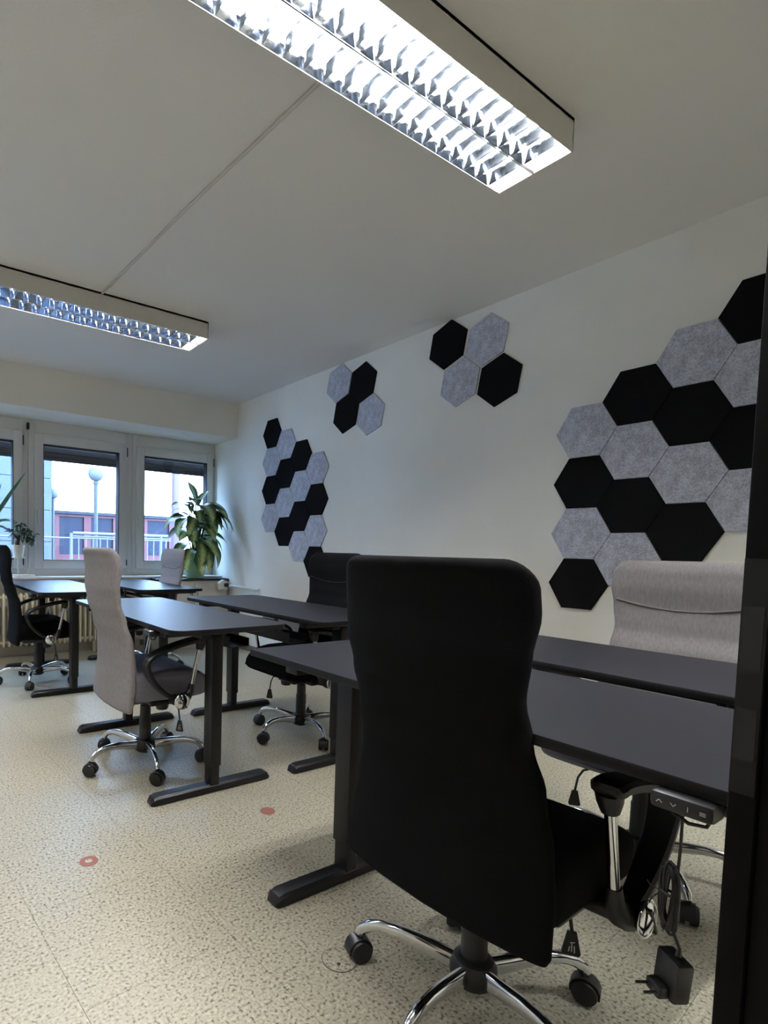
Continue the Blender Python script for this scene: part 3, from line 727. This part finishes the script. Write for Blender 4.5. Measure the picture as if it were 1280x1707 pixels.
# ------------------------------------------------------------------ power adapter hanging from the nearest desk
pa = empty('power_adapter', (.955, .33, .70))
def loc(mb): mb.v = [tuple(Vector(v) - Vector((.955, .33, .70))) for v in mb.v]; return mb
mtx = Matrix.Translation((.975, .322, .428)) @ Matrix.Rotation(R(-32), 4, 'Z') @ Matrix.Rotation(R(6), 4, 'X')
loc(MB().box(-.013, .013, -.022, .022, -.032, .032, .004, mtx)).build('adapter_body', 'black_plastic', pa)
plug = MB().box(-.030, -.013, -.014, .014, -.030, -.012, .003, mtx)
plug.tube([mtx @ Vector((-.028, -.009, -.021)), mtx @ Vector((-.048, -.009, -.021))], .0022, 8).tube([mtx @ Vector((-.028, .009, -.021)), mtx @ Vector((-.048, .009, -.021))], .0022, 8)
loc(plug).build('plug', 'black_plastic', pa)
cb = MB().tube([(.968, .322, .715), (.975, .323, .68), (.9755, .3235, .62), (.976, .325, .58)], .0022, 8)
cb.tube([mtx @ Vector((0, -.004, .036)), mtx @ Vector((0, -.004, .048)), (.978, .330, .500), (.977, .332, .52)], [.0045, .003, .0022, .0022], 8)
loc(cb).build('cable', 'black_plastic', pa)
bd_ = MB(); rb = random.Random(3)
for k in range(14):
    pts = []; ph = rb.uniform(0, 2 * pi); wx_ = rb.uniform(.009, .019); hz = rb.uniform(.038, .052); cz = .543 + rb.uniform(-.006, .004); tl = rb.uniform(-.010, .014)
    for q in range(17):
        a = 2 * pi * q / 16; sx_ = cos(a) * wx_ * (1.0 - .55 * cos(2 * a) * .3); sz_ = sin(a) * hz
        pts.append(Vector((.976 + sx_ * cos(ph) * .5, .334 + sx_ * (.7 + .3 * sin(ph)) + tl * sz_ / hz * .6 - .03 * (sz_), cz + sz_)))
    bd_.tube(pts, .0023, 6, False)
bd_.tube([(.969, .331, .548), (.972, .345, .551), (.983, .345, .550), (.985, .330, .547), (.975, .322, .547), (.969, .331, .548)], .0022, 6)
loc(bd_).build('cable_bundle', 'black_plastic', pa)
tw = MB().tube([(.974, .345, .548), (.968, .356, .553), (.965, .360, .560)], .0010, 6).tube([(.974, .345, .546), (.969, .352, .536), (.966, .356, .527)], .0010, 6)
loc(tw).build('wire_tie', 'black_plastic', pa)
tag(pa, 'black power adapter with bundled cable hanging from the nearest desk', 'power adapter')

# ------------------------------------------------------------------ floor marks
def disc(name, x, y, r_, mt, lb, hole=False):
    root = tag(empty(name, (x, y, 0)), lb, 'floor cover')
    MB().lathe([(r_, .0002), (r_, .0014), (r_ - .001, .0018)], 32).build('cover_disc', mt, root)
    if hole: MB().lathe([(.012, .0018), (.012, .0022)], 16).build('centre_plug', 'tile', root)
    else: MB().lathe([(.010, .0018), (.010, .0021)], 16).build('centre_plug', 'red_disc', root)
    return root
d1 = disc('floor_cover', .537, 1.816, .030, 'red_disc', 'round red floor cover with pale centre, on open floor at lower left', True)
d2 = disc('floor_cover', 1.255, 1.808, .030, 'red_disc', 'round plain red floor cover in front of the near desk leg')
r_ = tag(empty('floor_outlet', (.952, 1.031, 0)), 'round speckled floor outlet lid beside the foreground chair caster', 'floor cover')
MB().lathe([(.045, .0002), (.045, .0012), (.0435, .0016)], 40).build('outer_ring', 'disc_ring', r_)
MB().lathe([(.0432, .0010), (.0432, .0019)], 40).build('lid', 'tile', r_)
MB().lathe([(.005, .0019), (.005, .0022)], 12, Matrix.Translation((-.012, -.012, 0))).build('lock', 'seal', r_)

# ------------------------------------------------------------------ radiators, cabinet, pipe, trunking
def radiator(x0, x1, lb):
    root = tag(empty('radiator', ((x0 + x1) / 2, 5.56, 0)), lb, 'radiator', 'cream column radiators under the windows')
    n = int((x1 - x0) / .0485); xs = [-(x1 - x0) / 2 + (k + .5) * (x1 - x0) / n for k in range(n)]
    def ring(z, w_, d_): 
        return [Vector((w_ * abs(cos(a)) ** .6 * (1 if cos(a) > 0 else -1), d_ * abs(sin(a)) ** .6 * (1 if sin(a) > 0 else -1), z)) for a in [2 * pi * k / 12 for k in range(12)]]
    fin = MB().rings([ring(.105, .010, .04), ring(.118, .014, .052), ring(.58, .014, .052), ring(.60, .010, .04)]).mesh('fin', 'radiator')
    for x in xs: inst('fin', fin, root, (x, 0, 0))
    hx = (x1 - x0) / 2 + .005
    MB().tube([(-hx, 0, .14), (hx, 0, .14)], .020, 12).tube([(-hx, 0, .565), (hx, 0, .565)], .020, 12).build('header_pipe', 'radiator', root)
    for sx in (-1, 1): MB().box(sx * hx * .8 - .01, sx * hx * .8 + .01, -.02, .07, .0, .125, .002).build('bracket', 'radiator', root)
    return root
radiator(-1.75, -.05, 'cream column radiator at far left, largely outside the picture')
radiator(.08, 1.86, 'cream column radiator under the windows behind the left desks')
kb = MB().box(XL, 2.2, 5.645, 5.655, .0, .085); tag(kb.build('kick_board', 'cab', None, False), 'cream kick board along the floor behind the radiators', 'board')
cabi = tag(empty('window_cabinet', (2.68, 5.50, 0)), 'low cream cabinet with a dark top under the plant in the corner', 'cabinet')
MB().box(-.42, .40, -.185, .195, 0, .712, .003).build('body', 'cab', cabi)
MB().box(-.43, .41, -.195, .0, .7125, .734, .003).build('dark_top', 'desk_frame', cabi)
for sx in (-1, 1):
    dr = MB().box(-.01 + (sx - 1) * .2 + .005, -.01 + (sx + 1) * .2 - .005, -.200, -.1855, .05, .69, .003).build('door', 'cab', cabi)
    MB().tube([(-.01 - sx * -.03, -.212, .55), (-.01 - sx * -.03, -.212, .63)], .004, 8).build('handle', 'chrome', dr)
vb = tag(empty('radiator_valve', (2.985, 5.26, .67)), 'white thermostat valve with dark knob at the corner end of the wall pipe', 'valve')
MB().prism([(-.06, -.05), (.05, -.05), (.05, .02), (.0, .055), (-.06, .02)], -.03, .03, .004, Matrix.Rotation(R(90), 4, 'X')).build('valve_body', 'pot_white', vb)
MB().lathe([(.022, 0), (.022, .03), (.018, .034)], 18, Matrix.Translation((.02, -.030, 0)) @ Matrix.Rotation(R(90), 4, 'X')).build('knob', 'black_plastic', vb)
pp = MB().tube([(3.06, 5.25, .66), (3.066, 4.95, .655), (3.066, 4.68, .650)], .014, 12)
tag(pp.build('heating_pipe', 'pot_white'), 'short white pipe along the right wall beside the corner plant', 'pipe')
tk = tag(empty('wall_trunking', (XW, 3.0, .35)), 'grey cable trunking with white edges low on the right wall', 'cable trunking')
MB().box(-.020, 0, -1.4, 1.6, -.046, .060, .002).build('trunking_cover', 'grey_band', tk)
MB().box(-.024, -.0005, -1.4, 1.6, .061, .070, .001).build('edge_strip', 'pot_white', tk)
MB().box(-.024, -.0005, -1.4, 1.6, -.072, -.047, .001).build('edge_strip', 'pot_white', tk)
sk = tag(empty('wall_socket', (XW, 4.75, .30)), 'small white wall socket low on the right wall behind the middle desks', 'socket')
MB().box(-.012, -.0005, -.04, .04, -.04, .04, .004).build('cover_plate', 'pot_white', sk); MB().lathe([(.02, 0), (.02, .002)], 18, Matrix.Translation((-.012, 0, 0)) @ Matrix.Rotation(R(-90), 4, 'Y')).build('socket_insert', 'cab', sk)
sn = MB().box(1.070, 1.095, 5.655, 5.694, 2.140, 2.200, .004); tag(sn.build('window_sensor', 'seal'), 'small dark sensor at the top of the window mullion', 'sensor')

# ------------------------------------------------------------------ plants
def leaf_mesh(name, L, W, droop, mt, nseg=9, fold=.25, tipw=1.0, wav=0.0, seed=0):
    rl = random.Random(seed); vs = []; fs = []; uv = []
    for i in range(nseg + 1):
        t = i / nseg; w_ = W / 2 * (sin(pi * (t ** .75)) ** .8 if 0 < t < 1 else .02); ang = droop * t
        # arc
        x = L * (sin(ang) / droop if droop > 1e-3 else t) if droop > 1e-3 else L * t
        z = -L * (1 - cos(ang)) / droop if droop > 1e-3 else 0
        wv = wav * sin(t * 9 + seed) * W
        for j, u in enumerate((-1, -.5, 0, .5, 1)):
            vs.append((x - abs(u) * 0, u * w_, z + fold * abs(u) * w_ + wv * u * u * (1 if u > 0 else -1))); uv.append(((u * (w_ / (W / 2)) + 1) / 2, t))
    for i in range(nseg):
        for j in range(4): a = i * 5 + j; fs.append((a, a + 1, a + 6, a + 5))
    me = bpy.data.meshes.new(name); me.from_pydata(vs, [], fs); me.materials.append(M[mt])
    ul = me.uv_layers.new(name='UVMap')
    for p in me.polygons:
        p.use_smooth = True
        for li in p.loop_indices: ul.data[li].uv = uv[me.loops[li].vertex_index]
    me.update(); return me
# large variegated plant in the corner
PX, PY, PZ = 2.74, 5.44, .734
pl = tag(empty('potted_plant', (PX, PY, PZ)), 'large leafy variegated plant in the corner by the right window', 'plant')
MB().lathe([(.085, .0), (.095, .004), (.118, .19), (.124, .20), (.116, .20), (.105, .18)], 32).build('pot', 'pot_green', pl)
MB().lathe([(.106, .165), (.106, .178), (.02, .185)], 24).build('soil', 'soil', pl)
rp_ = random.Random(21); st = MB()
lm = [leaf_mesh('leaf', L, W_, dr, 'variegated', 10, .22, 1, .05, s) for s, (L, W_, dr) in enumerate(((.34, .145, 1.2), (.38, .165, 1.7), (.30, .13, .8), (.26, .12, 1.5), (.36, .17, 1.35), (.42, .15, 2.3), (.34, .08, 2.4)))]
spec = []
U_ = rp_.uniform
for k in range(20): spec.append((.30 + .42 * (k / 19) + U_(-.03, .03), R(-123 + U_(-95, 95)), U_(.05, .13), R(U_(-12, 30)), rp_.choice((1, 4, 1, 0)), U_(.85, 1.08)))
for k in range(9): spec.append((U_(.25, .60), R(57 + U_(-60, 60)), U_(.03, .09), R(U_(5, 40)), rp_.choice((0, 3)), U_(.7, .9)))
spec += [(.64, R(-20), .06, R(42), 5, 1.05), (.60, R(-38), .08, R(34), 5, 1.1), (.66, R(-50), .05, R(48), 5, .95), (.56, R(-28), .12, R(20), 5, 1.0), (.50, R(-5), .10, R(30), 5, .8),
         (.60, R(150), .06, R(52), 6, 1.0), (.56, R(170), .07, R(45), 6, 1.05), (.62, R(130), .05, R(60), 6, .9), (.55, R(-170), .10, R(20), 1, .9),
         (.74, R(-150), .01, R(82), 2, .9), (.70, R(10), .02, R(72), 2, .85), (.72, R(-120), .03, R(40), 4, .8), (.68, R(-160), .04, R(35), 4, .9),
         (.14, R(-104), .10, R(-28), 2, 1.15), (.20, R(-80), .11, R(-24), 4, .95), (.16, R(-135), .10, R(-18), 4, .9), (.26, R(-50), .12, R(-20), 1, .95), (.30, R(-100), .12, R(-10), 1, 1.0), (.24, R(-160), .10, R(-5), 1, .9)]
for h_, az, rad, pitch_, mi, sc_ in spec:
    px_, py_ = rad * cos(az), rad * sin(az)
    # keep clear of wall and panes
    base = Vector((px_, py_, .18 + h_ * .85))
    reach = .30 * sc_ * cos(pitch_ * .6)
    if PX + base.x + reach * cos(az) > XW - .03: az = az + pi * .75
    if PY + base.y + reach * sin(az) > YF - .06: az = -abs(az % pi) if sin(az) > 0 else az
    lo = inst('leaf', lm[mi], pl, base); lo.rotation_mode = 'XYZ'; lo.rotation_euler = (rp_.uniform(-.35, .35), -pitch_, az); lo.scale = (sc_, sc_, sc_)
    for tries in range(14):
        bpy.context.view_layer.update(); mw = lo.matrix_world
        ps = [mw @ v.co for v in lo.data.vertices]
        if max(p.x for p in ps) < XW - .012 and max(p.y for p in ps) < YF - .04 and not any(p.z < .745 and p.y > 5.31 for p in ps): break
        lo.rotation_euler.z += R(23 if tries % 2 else -51); lo.scale = tuple(v * .97 for v in lo.scale)
    b0 = Vector((base.x * .15, base.y * .15, .17))
    st.tube([b0, b0.lerp(base, .5) + Vector((0, 0, .04)), base + Vector((0, 0, -.002))], [.009, .006, .004], 6)
st.build('stems', 'stem', pl)['kind'] = 'stuff'

# small bonsai on a slim white stand on the sill
BX, BY = .985, 5.56
sd = tag(empty('plant_stand', (BX, BY, .757)), 'slim white rod plant stand with flat base on the window sill', 'plant stand')
MB().box(-.06, .13, -.045, .045, .0, .018, .004).build('base', 'pot_white', sd)
MB().tube([(-.01, 0, .018), (-.01, 0, .176)], .005, 10).tube([(.07, 0, .018), (.105, 0, .176)], .003, 8).build('rod', 'pot_white', sd)
MB().lathe([(.045, .172), (.06, .174), (.06, .180)], 24, Matrix.Translation((-.01, 0, 0))).build('ring_plate', 'pot_white', sd)
bo = tag(empty('potted_bonsai', (BX - .01, BY, .9375)), 'small bonsai ficus in a white pot in front of the window mullion', 'plant')
MB().lathe([(.040, 0), (.043, .003), (.058, .105), (.061, .112), (.055, .112), (.052, .095)], 28).build('pot', 'pot_white', bo)
MB().lathe([(.052, .09), (.052, .098), (.01, .102)], 20).build('soil', 'soil', bo)
MB().tube([(.0, 0, .095), (-.008, 0, .13), (.006, .0, .165), (.02, 0, .21), (.05, .0, .25), (.07, .0, .27)], [.024, .020, .013, .009, .006, .004], 10).tube([(.0, 0, .16), (-.03, -.01, .20), (-.05, 0, .23)], [.009, .006, .004], 8).tube([(.02, 0, .20), (.02, -.01, .26), (.01, 0, .30)], [.007, .005, .003], 8).build('trunk', 'bark', bo)
bl_ = leaf_mesh('leaf', .045, .020, .6, 'leaf_dark', 4, .2)
rq = random.Random(5)
cents = [(-.05, 0, .235, .04), (.02, 0, .29, .045), (.065, 0, .25, .05), (.10, -.01, .22, .045), (.0, -.02, .22, .04), (.12, 0, .17, .035), (.06, -.01, .19, .04)]
for k in range(190):
    cx_, cy_, cz_, cr = cents[k % len(cents)]
    d = Vector((rq.gauss(0, 1), rq.gauss(0, .8), rq.gauss(0, 1))); d = d.normalized() * cr * rq.uniform(.5, 1.15)
    lo = inst('leaf', bl_, bo, (cx_ + d.x, cy_ + d.y, cz_ + d.z)); lo.rotation_euler = (rq.uniform(-.8, .8), rq.uniform(-.3, 1.3), rq.uniform(0, 6.28)); s_ = rq.uniform(.7, 1.1); lo.scale = (s_,) * 3
MB().tube([(.03, 0, .28), (-.02, .0, .33), (-.06, 0, .345), (-.09, 0, .348)], .0022, 6).build('twig', 'bark', bo)

# long-leaved plant at the left edge of the picture
YX, YY, YZ = .70, 5.50, .757
yu = tag(empty('long_leaf_plant', (YX, YY, YZ)), 'plant with long sword-like green leaves entering at the left edge', 'plant')
MB().lathe([(.055, 0), (.06, .004), (.085, .14), (.09, .15), (.083, .15), (.078, .13)], 28).build('pot', 'pot_white', yu)
MB().lathe([(.078, .12), (.078, .132), (.01, .138)], 20).build('soil', 'soil', yu)
MB().tube([(0, 0, .13), (.005, 0, .28), (.01, 0, .44)], [.018, .016, .014], 10).build('trunk', 'bark', yu)
ll = [leaf_mesh('leaf', .62, .042, dr, 'leaf_long', 12, .3) for dr in (.12, 1.5, 2.3)]
for k, (az, pt, mi, sc_) in enumerate([(-14, 61, 0, 1.0), (-8, 40, 2, .72), (-25, 8, 2, .5), (10, 70, 0, .55), (170, 30, 1, .8), (195, 62, 0, .9), (-80, 40, 1, .7), (-60, 66, 0, .7), (-120, 35, 1, .75), (182, 10, 2, .7), (-35, 30, 1, .42), (240, 55, 1, .7)]):
    lo = inst('leaf', ll[mi], yu, (.01, 0, .42 + .02 * (k % 3))); lo.rotation_euler = ((1.15 if k < 3 else rq.uniform(-.5, .5)), -R(pt), R(az)); lo.scale = (sc_,) * 3

# ------------------------------------------------------------------ outside
def dirp(dx, dz, y): return dx * y, CAMZ + dz * y
struct('terrace', MB().box(-12, 30, YF + .3, 60, -3.2, -3.0), 'out_ground')
struct('wall_outside_parapet', MB().box(-4, 5, YF + .14, YF + .3, -3.0, .70), 'out_wall')
# opposite building with red framed glazing
BYo = 16.0
ob = tag(empty('opposite_building', (.30 * BYo, BYo, -3.0)), 'low building opposite with red window frames, seen through the windows', 'building')
def rel(mb, o_): mb.v = [tuple(Vector(v) - o_.location) for v in mb.v]; return mb
x0, zt_ = .232 * BYo, CAMZ + .058 * BYo; x1 = .4545 * BYo
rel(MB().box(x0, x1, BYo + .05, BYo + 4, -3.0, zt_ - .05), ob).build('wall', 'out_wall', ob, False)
rel(MB().box(x0 - .05, x1 + .05, BYo - .15, BYo + 4.1, zt_ - .05, zt_ + .03), ob).build('roof_edge', 'out_wall', ob, False)
cuts = [.2345, .289, .3415, .3945, .4515]
for a, b in zip(cuts, cuts[1:]):
    xa, xb = a * BYo, b * BYo
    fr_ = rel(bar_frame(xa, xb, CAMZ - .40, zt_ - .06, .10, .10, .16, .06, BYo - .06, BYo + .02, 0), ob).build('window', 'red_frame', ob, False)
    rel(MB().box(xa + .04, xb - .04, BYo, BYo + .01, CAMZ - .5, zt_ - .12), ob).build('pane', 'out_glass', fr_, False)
    rel(MB().box(xa + .05, xb - .05, BYo - .03, BYo - .005, CAMZ + .33, CAMZ + .36), ob).build('transom', 'out_wall', fr_, False)
# pale concrete facade to the left
cb_ = tag(empty('concrete_building', (0.0, 12.0, -3.0)), 'pale concrete facade with square joints, left through the windows', 'building')
n_ = 0
yb = 12.0; xe = .2297 * yb
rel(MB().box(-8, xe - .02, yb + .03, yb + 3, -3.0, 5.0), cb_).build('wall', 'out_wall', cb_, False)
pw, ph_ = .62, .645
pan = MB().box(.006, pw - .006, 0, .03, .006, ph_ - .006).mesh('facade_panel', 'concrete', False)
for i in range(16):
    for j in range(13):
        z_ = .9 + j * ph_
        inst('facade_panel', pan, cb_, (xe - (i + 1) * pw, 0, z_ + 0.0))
def street_lamp(px_, pz, y, r_, lb):
    x, z = dirp(px_, pz, y); root = tag(empty('street_lamp', (x, y, -3.0)), lb, 'street lamp', 'globe street lamps outside the windows')
    MB().sphere((0, 0, z + 3.0), r_, 24, 16).build('globe', 'globe', root)
    MB().lathe([(.03, 0), (.06, .0), (.05, .05)], 12, Matrix.Translation((0, 0, z + 3.0 - r_ - .05))).build('globe_collar', 'pole_grey', root)
    MB().tube([(0, 0, 0), (0, 0, z + 3.0 - r_ - .02)], .04 if r_ < .2 else .035, 12).build('pole', 'pole_grey', root)
street_lamp(.3046, .1290, 11.0, .15, 'larger white globe street lamp outside, centre of the middle window')
street_lamp(.2308, .0885, 13.5, .125, 'smaller white globe street lamp outside, left in the middle window')
x, z = dirp(.459, .143, 8.0)
po = tag(MB().box(x - .045, x + .045, 7.95, 8.05, -3.0, z + .6, .005).build('outside_post', 'pole_pink'), 'slender pale pink vertical post outside the right window', 'post')
# railing
ry = 9.0; rl_ = tag(empty('railing', (.27 * ry, ry, -3.0)), 'white painted steel railing outside below the street lamps', 'railing')
xa, xb = .205 * ry, .47 * ry
ztop = CAMZ + .0225 * ry; zbot = CAMZ - .0260 * ry
rel(MB().tube([(xa - 2.5, ry, ztop - .08), (xb, ry, ztop - .08)], .012, 8).tube([(.265 * ry, ry, ztop), (xb, ry, ztop)], .022, 8).tube([(xa - 2.5, ry, zbot), (xb, ry, zbot)], .016, 8).tube([(.265 * ry, ry, ztop - .05), (xb, ry, ztop - .05)], .012, 8), rl_).build('rail', 'rail', rl_)
k = 0; xx = .262 * ry
while xx < xb:
    rel(MB().tube([(xx, ry, zbot), (xx, ry, ztop - .05)], .010, 6), rl_).build('baluster', 'rail', rl_); xx += .115
for xx in (.262 * ry, .345 * ry, .43 * ry):
    rel(MB().tube([(xx, ry, -3.0), (xx, ry, ztop)], .022, 8), rl_).build('railing_post', 'rail', rl_)
